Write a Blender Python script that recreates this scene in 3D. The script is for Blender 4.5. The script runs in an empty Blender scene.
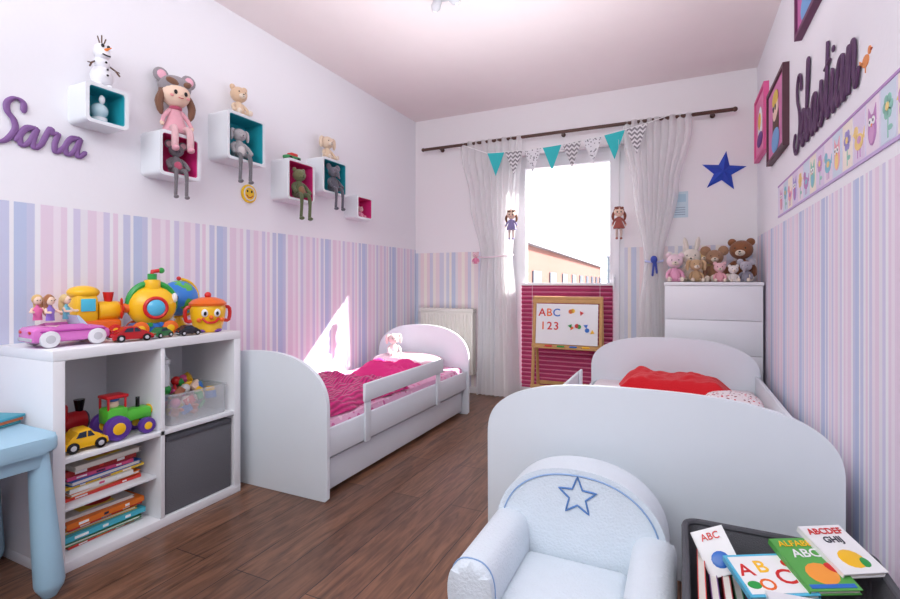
import bpy, bmesh, math, random
from mathutils import Matrix, Vector, noise, Euler
R=random.Random(7)
pi=math.pi
# ------------------------------------------------------------------ materials
def lin(c):
    return tuple(((v/255)/12.92 if v/255<=0.04045 else ((v/255+0.055)/1.055)**2.4) for v in c)
MC={}
def mat(name,col,rough=0.5,metal=0.0,bump=0.0,bscale=200,var=0.0,vscale=8,sheen=0,spec=0.5,trans=0,alpha=1,sub=0):
    if name in MC: return MC[name]
    m=bpy.data.materials.new(name); m.use_nodes=True
    nt=m.node_tree; N=nt.nodes; L=nt.links
    p=N['Principled BSDF']; c=lin(col)
    p.inputs['Base Color'].default_value=(*c,1)
    p.inputs['Roughness'].default_value=rough
    p.inputs['Metallic'].default_value=metal
    p.inputs['Specular IOR Level'].default_value=spec
    if sheen: p.inputs['Sheen Weight'].default_value=sheen
    if trans: p.inputs['Transmission Weight'].default_value=trans
    if alpha<1: p.inputs['Alpha'].default_value=alpha
    tc=N.new('ShaderNodeTexCoord')
    nz=N.new('ShaderNodeTexNoise'); nz.inputs['Scale'].default_value=vscale
    L.new(tc.outputs['Object'],nz.inputs['Vector'])
    mx=N.new('ShaderNodeMixRGB'); mx.blend_type='MULTIPLY'; mx.inputs[0].default_value=max(var,0.03)
    mx.inputs[1].default_value=(*c,1); L.new(nz.outputs['Fac'],mx.inputs[2]); L.new(mx.outputs[0],p.inputs['Base Color'])
    if bump:
        n2=N.new('ShaderNodeTexNoise'); n2.inputs['Scale'].default_value=bscale
        L.new(tc.outputs['Object'],n2.inputs['Vector'])
        b=N.new('ShaderNodeBump'); b.inputs['Strength'].default_value=bump; b.inputs['Distance'].default_value=0.01
        L.new(n2.outputs['Fac'],b.inputs['Height']); L.new(b.outputs[0],p.inputs['Normal'])
    MC[name]=m; return m
def wall_mat(name,axis,upper,stripes,period,split=1.34,offset=0.0):
    m=bpy.data.materials.new(name); m.use_nodes=True
    nt=m.node_tree; N=nt.nodes; L=nt.links; p=N['Principled BSDF']
    p.inputs['Roughness'].default_value=0.75
    g=N.new('ShaderNodeNewGeometry'); s=N.new('ShaderNodeSeparateXYZ'); L.new(g.outputs['Position'],s.inputs[0])
    a=N.new('ShaderNodeMath'); a.operation='MULTIPLY_ADD'; a.inputs[1].default_value=1/period; a.inputs[2].default_value=offset+20
    L.new(s.outputs[axis],a.inputs[0])
    f=N.new('ShaderNodeMath'); f.operation='FRACT'; L.new(a.outputs[0],f.inputs[0])
    r=N.new('ShaderNodeValToRGB'); r.color_ramp.interpolation='CONSTANT'
    L.new(f.outputs[0],r.inputs[0])
    el=r.color_ramp.elements
    while len(el)<len(stripes): el.new(0.5)
    for i,(pos,col) in enumerate(stripes): el[i].position=pos
    for i,(pos,col) in enumerate(stripes): el[i].position=pos; el[i].color=(*lin(col),1)
    gt=N.new('ShaderNodeMath'); gt.operation='GREATER_THAN'; gt.inputs[1].default_value=split; L.new(s.outputs[2],gt.inputs[0])
    mx=N.new('ShaderNodeMixRGB'); L.new(gt.outputs[0],mx.inputs[0]); L.new(r.outputs[0],mx.inputs[1]); mx.inputs[2].default_value=(*lin(upper),1)
    L.new(mx.outputs[0],p.inputs['Base Color'])
    nz=N.new('ShaderNodeTexNoise'); nz.inputs['Scale'].default_value=60; L.new(g.outputs['Position'],nz.inputs['Vector'])
    b=N.new('ShaderNodeBump'); b.inputs['Strength'].default_value=0.06; b.inputs['Distance'].default_value=0.01
    L.new(nz.outputs['Fac'],b.inputs['Height']); L.new(b.outputs[0],p.inputs['Normal'])
    return m
W_=(242,242,248); LI=(204,208,234); PK=(235,217,234); BL=(192,204,233); LP=(242,232,243); CR=(236,233,242); MV=(217,212,236)
STR=[(0,W_),(.05,LI),(.12,W_),(.15,BL),(.24,LI),(.30,W_),(.34,PK),(.44,LP),(.50,PK),(.55,W_),(.60,MV),(.66,CR),(.72,PK),(.80,LP),(.86,MV),(.92,W_),(.95,PK)]
STR2=[(0,(246,240,238)),(.06,(214,216,230)),(.14,(244,236,228)),(.20,(200,208,228)),(.30,(230,226,230)),(.36,(240,222,224)),(.46,(246,238,230)),(.54,(238,218,222)),(.62,(214,212,228)),(.70,(244,236,230)),(.78,(238,222,226)),(.88,(218,216,230))]
def floor_mat():
    m=bpy.data.materials.new('floor_wood_laminate'); m.use_nodes=True
    nt=m.node_tree; N=nt.nodes; L=nt.links; p=N['Principled BSDF']
    g=N.new('ShaderNodeNewGeometry'); s=N.new('ShaderNodeSeparateXYZ'); L.new(g.outputs['Position'],s.inputs[0])
    c=N.new('ShaderNodeCombineXYZ'); L.new(s.outputs[1],c.inputs[0]); L.new(s.outputs[0],c.inputs[1])
    b=N.new('ShaderNodeTexBrick'); L.new(c.outputs[0],b.inputs['Vector'])
    b.inputs['Scale'].default_value=1; b.inputs['Brick Width'].default_value=1.25; b.inputs['Row Height'].default_value=0.16
    b.inputs['Mortar Size'].default_value=0.002; b.inputs['Bias'].default_value=0.0
    b.offset=0.37
    b.inputs['Color1'].default_value=(*lin((142,101,78)),1); b.inputs['Color2'].default_value=(*lin((108,76,60)),1)
    b.inputs['Mortar'].default_value=(*lin((50,33,26)),1)
    mp=N.new('ShaderNodeMapping'); mp.inputs['Scale'].default_value=(2.0,18,1); L.new(c.outputs[0],mp.inputs[0])
    nz=N.new('ShaderNodeTexNoise'); nz.inputs['Scale'].default_value=2; nz.inputs['Detail'].default_value=8; nz.inputs['Distortion'].default_value=1.6
    L.new(mp.outputs[0],nz.inputs['Vector'])
    r=N.new('ShaderNodeValToRGB'); r.color_ramp.elements[0].position=.32; r.color_ramp.elements[0].color=(.32,.29,.27,1)
    r.color_ramp.elements[1].position=.68; r.color_ramp.elements[1].color=(1.15,1.12,1.08,1); L.new(nz.outputs['Fac'],r.inputs[0])
    mx=N.new('ShaderNodeMixRGB'); mx.blend_type='MULTIPLY'; mx.inputs[0].default_value=.85
    L.new(b.outputs['Color'],mx.inputs[1]); L.new(r.outputs[0],mx.inputs[2]); L.new(mx.outputs[0],p.inputs['Base Color'])
    p.inputs['Roughness'].default_value=.3
    bp=N.new('ShaderNodeBump'); bp.inputs['Strength'].default_value=.12; bp.inputs['Distance'].default_value=.005
    L.new(nz.outputs['Fac'],bp.inputs['Height']); L.new(bp.outputs[0],p.inputs['Normal'])
    return m
def sheer_mat():
    m=bpy.data.materials.new('sheer_voile'); m.use_nodes=True
    nt=m.node_tree; N=nt.nodes; L=nt.links; N.remove(N['Principled BSDF']); out=N['Material Output']
    d=N.new('ShaderNodeBsdfDiffuse'); d.inputs[0].default_value=(.98,.97,.98,1)
    t=N.new('ShaderNodeBsdfTranslucent'); t.inputs[0].default_value=(.98,.97,.98,1)
    a=N.new('ShaderNodeBsdfTransparent')
    m1=N.new('ShaderNodeMixShader'); m1.inputs[0].default_value=.32; L.new(d.outputs[0],m1.inputs[1]); L.new(t.outputs[0],m1.inputs[2])
    m2=N.new('ShaderNodeMixShader'); m2.inputs[0].default_value=.6; L.new(a.outputs[0],m2.inputs[1]); L.new(m1.outputs[0],m2.inputs[2])
    L.new(m2.outputs[0],out.inputs[0]); return m
def glass_mat():
    m=bpy.data.materials.new('window_glass'); m.use_nodes=True
    nt=m.node_tree; N=nt.nodes; L=nt.links; N.remove(N['Principled BSDF']); out=N['Material Output']
    a=N.new('ShaderNodeBsdfTransparent'); g=N.new('ShaderNodeBsdfGlossy'); g.inputs['Roughness'].default_value=.02
    x=N.new('ShaderNodeMixShader'); x.inputs[0].default_value=.04; L.new(a.outputs[0],x.inputs[1]); L.new(g.outputs[0],x.inputs[2]); L.new(x.outputs[0],out.inputs[0]); return m
def blind_mat():
    m=bpy.data.materials.new('blind_fabric'); m.use_nodes=True
    nt=m.node_tree; N=nt.nodes; L=nt.links; N.remove(N['Principled BSDF']); out=N['Material Output']
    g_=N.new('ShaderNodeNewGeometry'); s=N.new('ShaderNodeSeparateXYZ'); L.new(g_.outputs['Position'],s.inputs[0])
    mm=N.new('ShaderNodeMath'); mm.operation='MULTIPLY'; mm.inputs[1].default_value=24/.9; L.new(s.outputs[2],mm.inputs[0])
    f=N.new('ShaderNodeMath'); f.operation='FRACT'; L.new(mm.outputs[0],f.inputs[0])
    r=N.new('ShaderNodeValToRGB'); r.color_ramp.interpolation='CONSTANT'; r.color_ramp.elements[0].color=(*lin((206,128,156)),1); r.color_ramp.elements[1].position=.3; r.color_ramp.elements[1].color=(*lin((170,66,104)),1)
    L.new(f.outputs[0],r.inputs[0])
    d=N.new('ShaderNodeBsdfDiffuse'); L.new(r.outputs[0],d.inputs[0])
    t=N.new('ShaderNodeBsdfTranslucent'); L.new(r.outputs[0],t.inputs[0])
    m1=N.new('ShaderNodeMixShader'); m1.inputs[0].default_value=.03; L.new(d.outputs[0],m1.inputs[1]); L.new(t.outputs[0],m1.inputs[2]); L.new(m1.outputs[0],out.inputs[0]); return m
def pattern_mat(name,base,cols,scale,thr=.32,rough=.6):
    """scattered coloured motifs on a base colour"""
    m=bpy.data.materials.new(name); m.use_nodes=True
    nt=m.node_tree; N=nt.nodes; L=nt.links; p=N['Principled BSDF']; p.inputs['Roughness'].default_value=rough
    tc=N.new('ShaderNodeTexCoord'); v=N.new('ShaderNodeTexVoronoi'); v.inputs['Scale'].default_value=scale; L.new(tc.outputs['Object'],v.inputs['Vector'])
    s=N.new('ShaderNodeSeparateColor'); L.new(v.outputs['Color'],s.inputs[0])
    r=N.new('ShaderNodeValToRGB'); r.color_ramp.interpolation='CONSTANT'; el=r.color_ramp.elements
    while len(el)<len(cols): el.new(.5)
    for i,c in enumerate(cols): el[i].position=i/len(cols)
    for i,c in enumerate(cols): el[i].color=(*lin(c),1)
    L.new(s.outputs[0],r.inputs[0])
    lt=N.new('ShaderNodeMath'); lt.operation='LESS_THAN'; lt.inputs[1].default_value=thr; L.new(v.outputs['Distance'],lt.inputs[0])
    mx=N.new('ShaderNodeMixRGB'); L.new(lt.outputs[0],mx.inputs[0]); mx.inputs[1].default_value=(*lin(base),1); L.new(r.outputs[0],mx.inputs[2])
    L.new(mx.outputs[0],p.inputs['Base Color']); MC[name]=m; return m
def knit_mat(name,col,scale=90):
    m=bpy.data.materials.new(name); m.use_nodes=True
    nt=m.node_tree; N=nt.nodes; L=nt.links; p=N['Principled BSDF']; p.inputs['Roughness'].default_value=.9
    p.inputs['Base Color'].default_value=(*lin(col),1); p.inputs['Sheen Weight'].default_value=.3
    tc=N.new('ShaderNodeTexCoord'); w=N.new('ShaderNodeTexWave'); w.inputs['Scale'].default_value=scale/6; w.inputs['Distortion'].default_value=3
    L.new(tc.outputs['Object'],w.inputs['Vector'])
    mx=N.new('ShaderNodeMixRGB'); mx.inputs[1].default_value=(*[v*.55 for v in lin(col)],1); mx.inputs[2].default_value=(*lin(col),1); L.new(w.outputs['Fac'],mx.inputs[0]); L.new(mx.outputs[0],p.inputs['Base Color'])
    b=N.new('ShaderNodeBump'); b.inputs['Strength'].default_value=.6; b.inputs['Distance'].default_value=.01; L.new(w.outputs['Fac'],b.inputs['Height']); L.new(b.outputs[0],p.inputs['Normal'])
    return m
WHITE=mat('white_lacquer',(236,240,245),.35)
WHITE2=mat('white_melamine',(238,239,243),.4)
PVC=mat('white_pvc',(242,242,246),.35)
def C(r,g,b,rough=.4,**k): return mat(f'plastic_{r}_{g}_{b}',(r,g,b),rough,**k)
def F(r,g,b): return mat(f'fabric_{r}_{g}_{b}',(r,g,b),.92,bump=.35,bscale=260,var=.15,vscale=60,sheen=.25)
BLACK=C(18,16,20,.25)
# ------------------------------------------------------------------ builder
def TR(x=0,y=0,z=0,rz=0,s=1,rx=0,ry=0):
    return Matrix.Translation((x,y,z))@Euler((math.radians(rx),math.radians(ry),math.radians(rz)),'XYZ').to_matrix().to_4x4()@Matrix.Scale(s,4)
def FR(o,lx,ly):
    lx=Vector(lx).normalized(); ly=Vector(ly).normalized(); lz=lx.cross(ly)
    m=Matrix((lx,ly,lz)).transposed().to_4x4(); m.translation=Vector(o); return m
def FFRONT(x,y,z): return FR((x,y,z),(1,0,0),(0,0,1))   # faces -Y
def FLEFT(x,y,z): return FR((x,y,z),(0,1,0),(0,0,1))    # on left wall, faces +X
def FRIGHT(x,y,z): return FR((x,y,z),(0,-1,0),(0,0,1))  # on right wall, faces -X
class B:
    def __init__(s,name,M=None):
        s.name=name; s.V=[]; s.Fc=[]; s.mi=[]; s.mats=[]; s.M=M or Matrix.Identity(4)
    def mid(s,m):
        if m not in s.mats: s.mats.append(m)
        return s.mats.index(m)
    def raw(s,vs,fs,m,M=None):
        T=s.M@M if M is not None else s.M
        o=len(s.V); s.V+= [T@Vector(v) for v in vs]; i=s.mid(m)
        for f in fs: s.Fc.append([o+k for k in f]); s.mi.append(i)
    def bm(s,b,m,M=None):
        bmesh.ops.recalc_face_normals(b,faces=b.faces)
        b.verts.index_update()
        s.raw([v.co.copy() for v in b.verts],[[v.index for v in f.verts] for f in b.faces],m,M); b.free()
    def box(s,c,d,m,bev=0,M=None,rot=(0,0,0),seg=2):
        b=bmesh.new(); bmesh.ops.create_cube(b,size=1)
        for v in b.verts: v.co=Vector((v.co.x*d[0],v.co.y*d[1],v.co.z*d[2]))
        if bev: bmesh.ops.bevel(b,geom=b.edges[:],offset=min(bev,min(d)*.49),segments=seg,affect='EDGES',profile=.5,clamp_overlap=True)
        T=TR(*c,rx=rot[0],ry=rot[1],rz=rot[2])
        s.bm(b,m,(M@T) if M is not None else T)
    def bx(s,x0,x1,y0,y1,z0,z1,m,bev=0): s.box(((x0+x1)/2,(y0+y1)/2,(z0+z1)/2),(x1-x0,y1-y0,z1-z0),m,bev)
    def ell(s,c,r,m,rot=(0,0,0),seg=16,M=None):
        if not hasattr(r,'__len__'): r=(r,r,r)
        b=bmesh.new(); bmesh.ops.create_uvsphere(b,u_segments=seg,v_segments=max(6,seg*5//8),radius=1)
        T=TR(*c,rx=rot[0],ry=rot[1],rz=rot[2])@Matrix.Diagonal((*r,1))
        s.bm(b,m,(M@T) if M is not None else T)
    def cyl(s,c,r,h,m,rot=(0,0,0),r2=None,seg=24,bev=0,M=None):
        b=bmesh.new(); bmesh.ops.create_cone(b,cap_ends=True,segments=seg,radius1=r,radius2=r if r2 is None else r2,depth=h)
        if bev:
            ed=[e for e in b.edges if abs(e.verts[0].co.z-e.verts[1].co.z)<1e-6]
            bmesh.ops.bevel(b,geom=ed,offset=bev,segments=2,affect='EDGES',profile=.5,clamp_overlap=True)
        T=TR(*c,rx=rot[0],ry=rot[1],rz=rot[2])
        s.bm(b,m,(M@T) if M is not None else T)
    def lathe(s,prof,m,c=(0,0,0),rot=(0,0,0),seg=24,M=None,sx=1,sy=1):
        vs=[];fs=[]
        for (r,z) in prof:
            for k in range(seg):
                a=2*pi*k/seg; vs.append((r*math.cos(a)*sx,r*math.sin(a)*sy,z))
        n=len(prof)
        for i in range(n-1):
            for k in range(seg):
                fs.append((i*seg+k,i*seg+(k+1)%seg,(i+1)*seg+(k+1)%seg,(i+1)*seg+k))
        if prof[0][0]>1e-4: fs.append(tuple(reversed(range(seg))))
        if prof[-1][0]>1e-4: fs.append(tuple((n-1)*seg+k for k in range(seg)))
        T=TR(*c,rx=rot[0],ry=rot[1],rz=rot[2]); s.raw(vs,fs,m,(M@T) if M is not None else T)
    def tube(s,pts,rad,m,seg=10,M=None,flat=None,closed=False):
        pts=[Vector(p) for p in pts]; n=len(pts)
        if not hasattr(rad,'__len__'): rad=[rad]*n
        vs=[];fs=[]; up=Vector((0,0,1)); prev=None
        rings=[]
        for i,p in enumerate(pts):
            if closed: t=(pts[(i+1)%n]-pts[i-1])
            else: t=(pts[min(i+1,n-1)]-pts[max(i-1,0)])
            if t.length<1e-9: t=Vector((0,0,1))
            t.normalize()
            if prev is None:
                a=t.cross(up)
                if a.length<.1: a=t.cross(Vector((1,0,0)))
            else:
                a=prev-t*prev.dot(t)
            a.normalize(); prev=a; b=t.cross(a); rings.append((p,a,b,rad[min(i,len(rad)-1)],t))
        if flat is not None:
            nn=Vector(flat[0]).normalized()
            rings=[(p,(t.cross(nn)).normalized(),nn,r,t) for (p,a,b,r,t) in rings]
        def ring(p,a,b,r,k=1):
            for j in range(seg):
                an=2*pi*j/seg; rb=flat[1] if flat is not None else r
                vs.append(p+a*math.cos(an)*r*k+b*math.sin(an)*rb*k)
        if not closed:
            p,a,b,r,t=rings[0]; 
            ring(p-t*r*.85,a,b,r,.5); 
        for (p,a,b,r,t) in rings: ring(p,a,b,r)
        if not closed:
            p,a,b,r,t=rings[-1]; ring(p+t*r*.85,a,b,r,.5)
        nr=len(vs)//seg
        for i in range(nr if closed else nr-1):
            for j in range(seg):
                i2=(i+1)%nr
                fs.append((i*seg+j,i*seg+(j+1)%seg,i2*seg+(j+1)%seg,i2*seg+j))
        if not closed:
            fs.append(tuple(reversed(range(seg)))); fs.append(tuple((nr-1)*seg+j for j in range(seg)))
        s.raw(vs,fs,m,M)
    def prism(s,poly,d,m,M=None,bev=0,seg=2):
        b=bmesh.new(); v0=[b.verts.new((x,y,0)) for x,y in poly]; v1=[b.verts.new((x,y,d)) for x,y in poly]
        b.faces.new(list(reversed(v0))); b.faces.new(v1); n=len(poly)
        for i in range(n): b.faces.new((v0[i],v0[(i+1)%n],v1[(i+1)%n],v1[i]))
        if bev:
            ed=[e for e in b.edges if abs(e.verts[0].co.z-e.verts[1].co.z)<1e-7]
            bmesh.ops.bevel(b,geom=ed,offset=bev,segments=seg,affect='EDGES',profile=.5,clamp_overlap=True)
        s.bm(b,m,M)
    def ring(s,outer,inner,d,m,M=None,z0=0):
        n=len(outer); vs=[(x,y,z0) for x,y in outer]+[(x,y,z0) for x,y in inner]+[(x,y,z0+d) for x,y in outer]+[(x,y,z0+d) for x,y in inner]
        fs=[]
        for i in range(n):
            j=(i+1)%n
            fs+= [(i,n+i,n+j,j),(2*n+i,2*n+j,3*n+j,3*n+i),(i,j,2*n+j,2*n+i),(n+j,n+i,3*n+i,3*n+j)]
        s.raw(vs,fs,m,M)
    def torus(s,c,R_,r,m,rot=(0,0,0),M=None,seg=28,sc=(1,1,1)):
        pts=[(R_*math.cos(2*pi*k/seg)*sc[0],R_*math.sin(2*pi*k/seg)*sc[1],0) for k in range(seg)]
        T=TR(*c,rx=rot[0],ry=rot[1],rz=rot[2]); s.tube(pts,r,m,8,(M@T) if M is not None else T,closed=True)
    def grid(s,fn,nu,nv,m,M=None):
        vs=[fn(i/(nu-1),j/(nv-1)) for j in range(nv) for i in range(nu)]
        fs=[(j*nu+i,j*nu+i+1,(j+1)*nu+i+1,(j+1)*nu+i) for j in range(nv-1) for i in range(nu-1)]
        s.raw(vs,fs,m,M)
    def text(s,t,size,m,M=None,ext=.001,al='CENTER'):
        cu=bpy.data.curves.new('t','FONT'); cu.body=t; cu.size=size; cu.extrude=ext; cu.align_x=al; cu.align_y='CENTER'; cu.resolution_u=3; cu.offset=size*.012
        o=bpy.data.objects.new('t',cu); bpy.context.scene.collection.objects.link(o)
        dg=bpy.context.evaluated_depsgraph_get(); me=bpy.data.meshes.new_from_object(o.evaluated_get(dg))
        s.raw([v.co.copy() for v in me.vertices],[list(p.vertices) for p in me.polygons],m,M)
        bpy.data.objects.remove(o); bpy.data.meshes.remove(me)
    def done(s,angle=38,sub=0):
        me=bpy.data.meshes.new(s.name)
        xs=[v.x for v in s.V]; ys=[v.y for v in s.V]; zs=[v.z for v in s.V]
        o=Vector(((min(xs)+max(xs))/2,(min(ys)+max(ys))/2,min(zs)))
        me.from_pydata([v-o for v in s.V],[],s.Fc)
        for m in s.mats: me.materials.append(m)
        me.polygons.foreach_set('material_index',s.mi)
        me.polygons.foreach_set('use_smooth',[True]*len(me.polygons))
        me.validate(); me.update()
        try: me.set_sharp_from_angle(angle=math.radians(angle))
        except Exception: pass
        ob=bpy.data.objects.new(s.name,me); ob.location=o
        bpy.context.scene.collection.objects.link(ob); return ob
def cat(pts,k=6):
    out=[]; n=len(pts); P=[Vector(p) for p in pts]
    for i in range(n-1):
        a=P[max(i-1,0)];b=P[i];c=P[i+1];d=P[min(i+2,n-1)]
        for j in range(k):
            t=j/k; out.append(.5*((2*b)+(c-a)*t+(2*a-5*b+4*c-d)*t*t+(3*b-a-3*c+d)*t**3))
    out.append(P[-1]); return out
def rrect(w,h,r,seg=5):
    out=[]
    for (cx,cy,a0) in ((w/2-r,h/2-r,0),(-w/2+r,h/2-r,90),(-w/2+r,-h/2+r,180),(w/2-r,-h/2+r,270)):
        for k in range(seg+1):
            a=math.radians(a0+90*k/seg); out.append((cx+r*math.cos(a),cy+r*math.sin(a)))
    return out
def oval(cx,cy,rx,ry,n=16): return [(cx+rx*math.cos(2*pi*k/n),cy+ry*math.sin(2*pi*k/n)) for k in range(n)]
def arch(x0,x1,zs,zt,n=2.6,seg=40,foot=.015):
    out=[(x0+foot,0),(x1-foot,0),(x1,foot)]
    cx=(x0+x1)/2; w=(x1-x0)/2
    for k in range(seg+1):
        a=pi*k/seg; c=math.cos(a); s_=math.sin(a)
        out.append((cx+w*math.copysign(abs(c)**(2/n),c),zs+(zt-zs)*abs(s_)**(2/n)))
    out.append((x0,foot)); return out
def star(r,ri,n=5):
    return [((r if k%2==0 else ri)*math.sin(pi*k/n),(r if k%2==0 else ri)*math.cos(pi*k/n)) for k in range(2*n)][::-1]
# ------------------------------------------------------------------ room
XL,XR,YF,YB,H=-2.35,.51,4.18,-1.0,2.6
T=.12
wl=wall_mat('wallpaper_left',1,(243,242,248),STR,.46,1.345)
wr=wall_mat('wallpaper_right',1,(243,242,248),STR,.40,1.36,.3)
wf=wall_mat('wallpaper_far',0,(244,240,243),STR2,.40,1.31,.1)
b=B('wall_left'); b.bx(XL-T,XL,YB,YF+.3,0,H,wl); b.done()
b=B('wall_right'); b.bx(XR,XR+T,YB,YF+.3,0,H,wr); b.done()
DX0,DX1,DZ=-1.37,-.41,2.16
b=B('wall_far'); b.bx(XL,DX0,YF,YF+.3,0,H,wf); b.bx(DX1,XR,YF,YF+.3,0,H,wf); b.bx(DX0,DX1,YF,YF+.3,DZ,H,wf); b.done()
b=B('wall_back'); b.bx(XL,XR,YB-T,YB,0,H,wf); b.done()
b=B('floor'); b.bx(XL-T,XR+T,YB-T,YF+.3,-.1,0,floor_mat()); b.done()
b=B('ceiling'); b.bx(XL-T,XR+T,YB-T,YF+.3,H,H+.1,mat('ceiling_paint',(244,232,233),.85)); b.done()
bb=mat('baseboard_white',(238,234,236),.45)
b=B('baseboard_left'); b.bx(XL,XL+.014,YB,YF,0,.06,bb,.004); b.done()
b=B('baseboard_right'); b.bx(XR-.014,XR,YB,YF,0,.06,bb,.004); b.done()
b=B('baseboard_far'); b.bx(XL+.014,DX0,YF-.014,YF,0,.06,bb,.004); b.bx(DX1,XR-.014,YF-.014,YF,0,.06,bb,.004); b.done()
# border wallpaper with little owls, flowers and birds on the right wall
b=B('trim_1'); M=FRIGHT(XR,0,1.40)
b.prism([(-3.33,0),(1.0,0),(1.0,.175),(-3.33,.175)],.002,C(226,222,242,.7),M)
pc=[(214,160,206),(140,196,214),(240,176,190),(166,156,214),(246,214,140),(196,140,196),(150,206,190)]
def P_(i): return C(*pc[i%7],.7)
i=0; x=-3.28
while x<.9:
    b.prism([(x,.01),(x+.105,.01),(x+.105,.165),(x,.165)],.0028,C(*[(240,226,240),(214,226,240),(246,236,224),(230,214,238)][i%4],.7),M)
    cx=x+.052; k=i%3
    if k==0:
        b.prism(oval(cx,.075,.034,.046),.004,P_(i),M); b.prism(oval(cx,.062,.02,.028),.005,P_(i+2),M)
        b.prism([(cx-.034,.095),(cx-.03,.145),(cx-.008,.117)],.004,P_(i),M); b.prism([(cx+.008,.117),(cx+.03,.145),(cx+.034,.095)],.004,P_(i),M)
        for s in (-1,1): b.prism(oval(cx+s*.014,.1,.012,.012,12),.0055,C(250,250,250,.7),M); b.prism(oval(cx+s*.014,.1,.005,.005,8),.006,C(60,50,80,.7),M)
        b.prism([(cx-.005,.092),(cx+.005,.092),(cx,.082)],.006,C(240,150,70,.7),M)
    elif k==1:
        for a in range(6): b.prism(oval(cx+.022*math.cos(a*pi/3),.105+.022*math.sin(a*pi/3),.014,.014,10),.004,P_(i),M)
        b.prism(oval(cx,.105,.012,.012,10),.0055,P_(4),M); b.prism([(cx-.003,.02),(cx+.003,.02),(cx+.003,.085),(cx-.003,.085)],.0035,P_(6),M); b.prism(oval(cx+.016,.045,.016,.008,10),.0035,P_(6),M)
    else:
        b.prism(oval(cx,.07,.04,.026),.004,P_(i),M); b.prism(oval(cx-.028,.105,.02,.02,12),.004,P_(i),M); b.prism(oval(cx+.006,.075,.018,.012,10),.005,P_(i+3),M)
        b.prism([(cx+.034,.075),(cx+.052,.105),(cx+.05,.07)],.004,P_(i),M); b.prism([(cx-.046,.108),(cx-.056,.1),(cx-.046,.098)],.005,P_(4),M)
        for s in (-1,1): b.prism([(cx+s*.012-.003,.02),(cx+s*.012+.003,.02),(cx+s*.012+.003,.05),(cx+s*.012-.003,.05)],.0035,P_(5),M)
    i+=1; x+=.118
b.prism([(-3.33,.168),(1.0,.168),(1.0,.177),(-3.33,.177)],.004,C(190,150,205,.6),M); b.prism([(-3.33,-.003),(1.0,-.003),(1.0,.007),(-3.33,.007)],.004,C(200,176,222,.6),M); b.done()
# balcony door
g=glass_mat()
b=B('door_1')
y0,y1=4.25,4.31
b.bx(DX0+.001,DX0+.05,y0,y1,.001,DZ-.001,PVC); b.bx(DX1-.05,DX1-.001,y0,y1,.001,DZ-.001,PVC); b.bx(DX0+.05,DX1-.05,y0,y1,DZ-.05,DZ-.001,PVC); b.bx(DX0+.05,DX1-.05,y0,y1,.001,.045,PVC)
sx0,sx1=DX0+.042,DX1-.042
b.bx(sx0,sx0+.078,y0-.025,y1-.012,.04,DZ-.042,PVC,.006); b.bx(sx1-.078,sx1,y0-.025,y1-.012,.04,DZ-.042,PVC,.006)
b.bx(sx0+.074,sx1-.074,y0-.022,y1-.015,.042,.13,PVC,.004); b.bx(sx0+.074,sx1-.074,y0-.022,y1-.015,DZ-.12,DZ-.044,PVC,.004)
b.bx(sx0+.075,sx1-.075,y0+.01,y0+.016,.125,DZ-.115,g)
b.box((sx1-.04,y0-.03,1.05),(.025,.012,.08),WHITE2,.004); b.tube([(sx1-.04,y0-.03,1.06),(sx1-.04,y0-.065,1.06),(sx1-.04,y0-.068,.97)],.009,WHITE2)
b.done()
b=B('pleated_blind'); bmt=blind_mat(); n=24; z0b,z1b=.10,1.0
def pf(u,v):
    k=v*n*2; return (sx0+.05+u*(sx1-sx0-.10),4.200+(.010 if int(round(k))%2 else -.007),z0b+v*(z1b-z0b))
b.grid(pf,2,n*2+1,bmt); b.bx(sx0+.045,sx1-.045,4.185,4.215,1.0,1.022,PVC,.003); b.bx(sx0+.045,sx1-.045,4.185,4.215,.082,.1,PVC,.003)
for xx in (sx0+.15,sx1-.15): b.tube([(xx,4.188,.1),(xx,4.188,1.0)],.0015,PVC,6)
b.done(20)
# outside
ter=mat('facade_terracotta',(126,70,56),.8); con=mat('facade_light',(150,150,158),.8); dk=mat('facade_window',(60,66,80),.3)
A=Vector((-4.23,13.48)); Bv=Vector((-5.8,40.4)); dr=(Bv-A).normalized(); A0=A-dr*5
b=B('apartment_building'); Mb=FR((A0.x,A0.y,-6),(dr.x,dr.y,0),(0,0,1))
b.prism([(0,0),(32.5,0),(32.5,8.25),(0,8.25)],-8,ter,Mb)
b.prism([(-.2,8.2),(32.7,8.2),(32.7,8.5),(-.2,8.5)],-8.2,con,Mb@Matrix.Translation((0,0,.2)))
for i in range(11):
    for j in range(3):
        b.box((1.6+i*3,1.6+j*2.6,.0),(1.3,1.2,.1),dk,M=Mb); b.box((1.6+i*3,.9+j*2.6,.05),(1.5,.1,.16),con,M=Mb)
for k in range(5): b.box((3+k*6.5,8.9,-3),(.9,.9,.9),con,M=Mb)
b.done()
b=B('distant_block'); b.bx(-6.0,-2.2,46,52,-6,3.3,mat('grey_render',(100,110,122),.8))
for i in range(4):
    b.bx(-5.6+i*.9,-5.1+i*.9,45.9,46,1.6,2.5,dk); b.bx(-5.6+i*.9,-5.1+i*.9,45.9,46,-.6,.4,dk)
b.bx(-6.1,-2.1,45.9,52.1,3.3,3.5,con); b.done()
b=B('street_ground'); b.bx(-40,40,4.6,90,-6.3,-6,mat('asphalt',(110,112,114),.9)); b.done()
b=B('balcony_railing'); 
for i in range(12): b.bx(-2+i*.16,-1.985+i*.16,5.4,5.415,0,.93,con)
b.bx(-2.1,-.1,5.385,5.43,.93,.965,con,.005); b.bx(-2.1,-.1,4.49,5.45,-.12,0,con); b.done()
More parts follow.
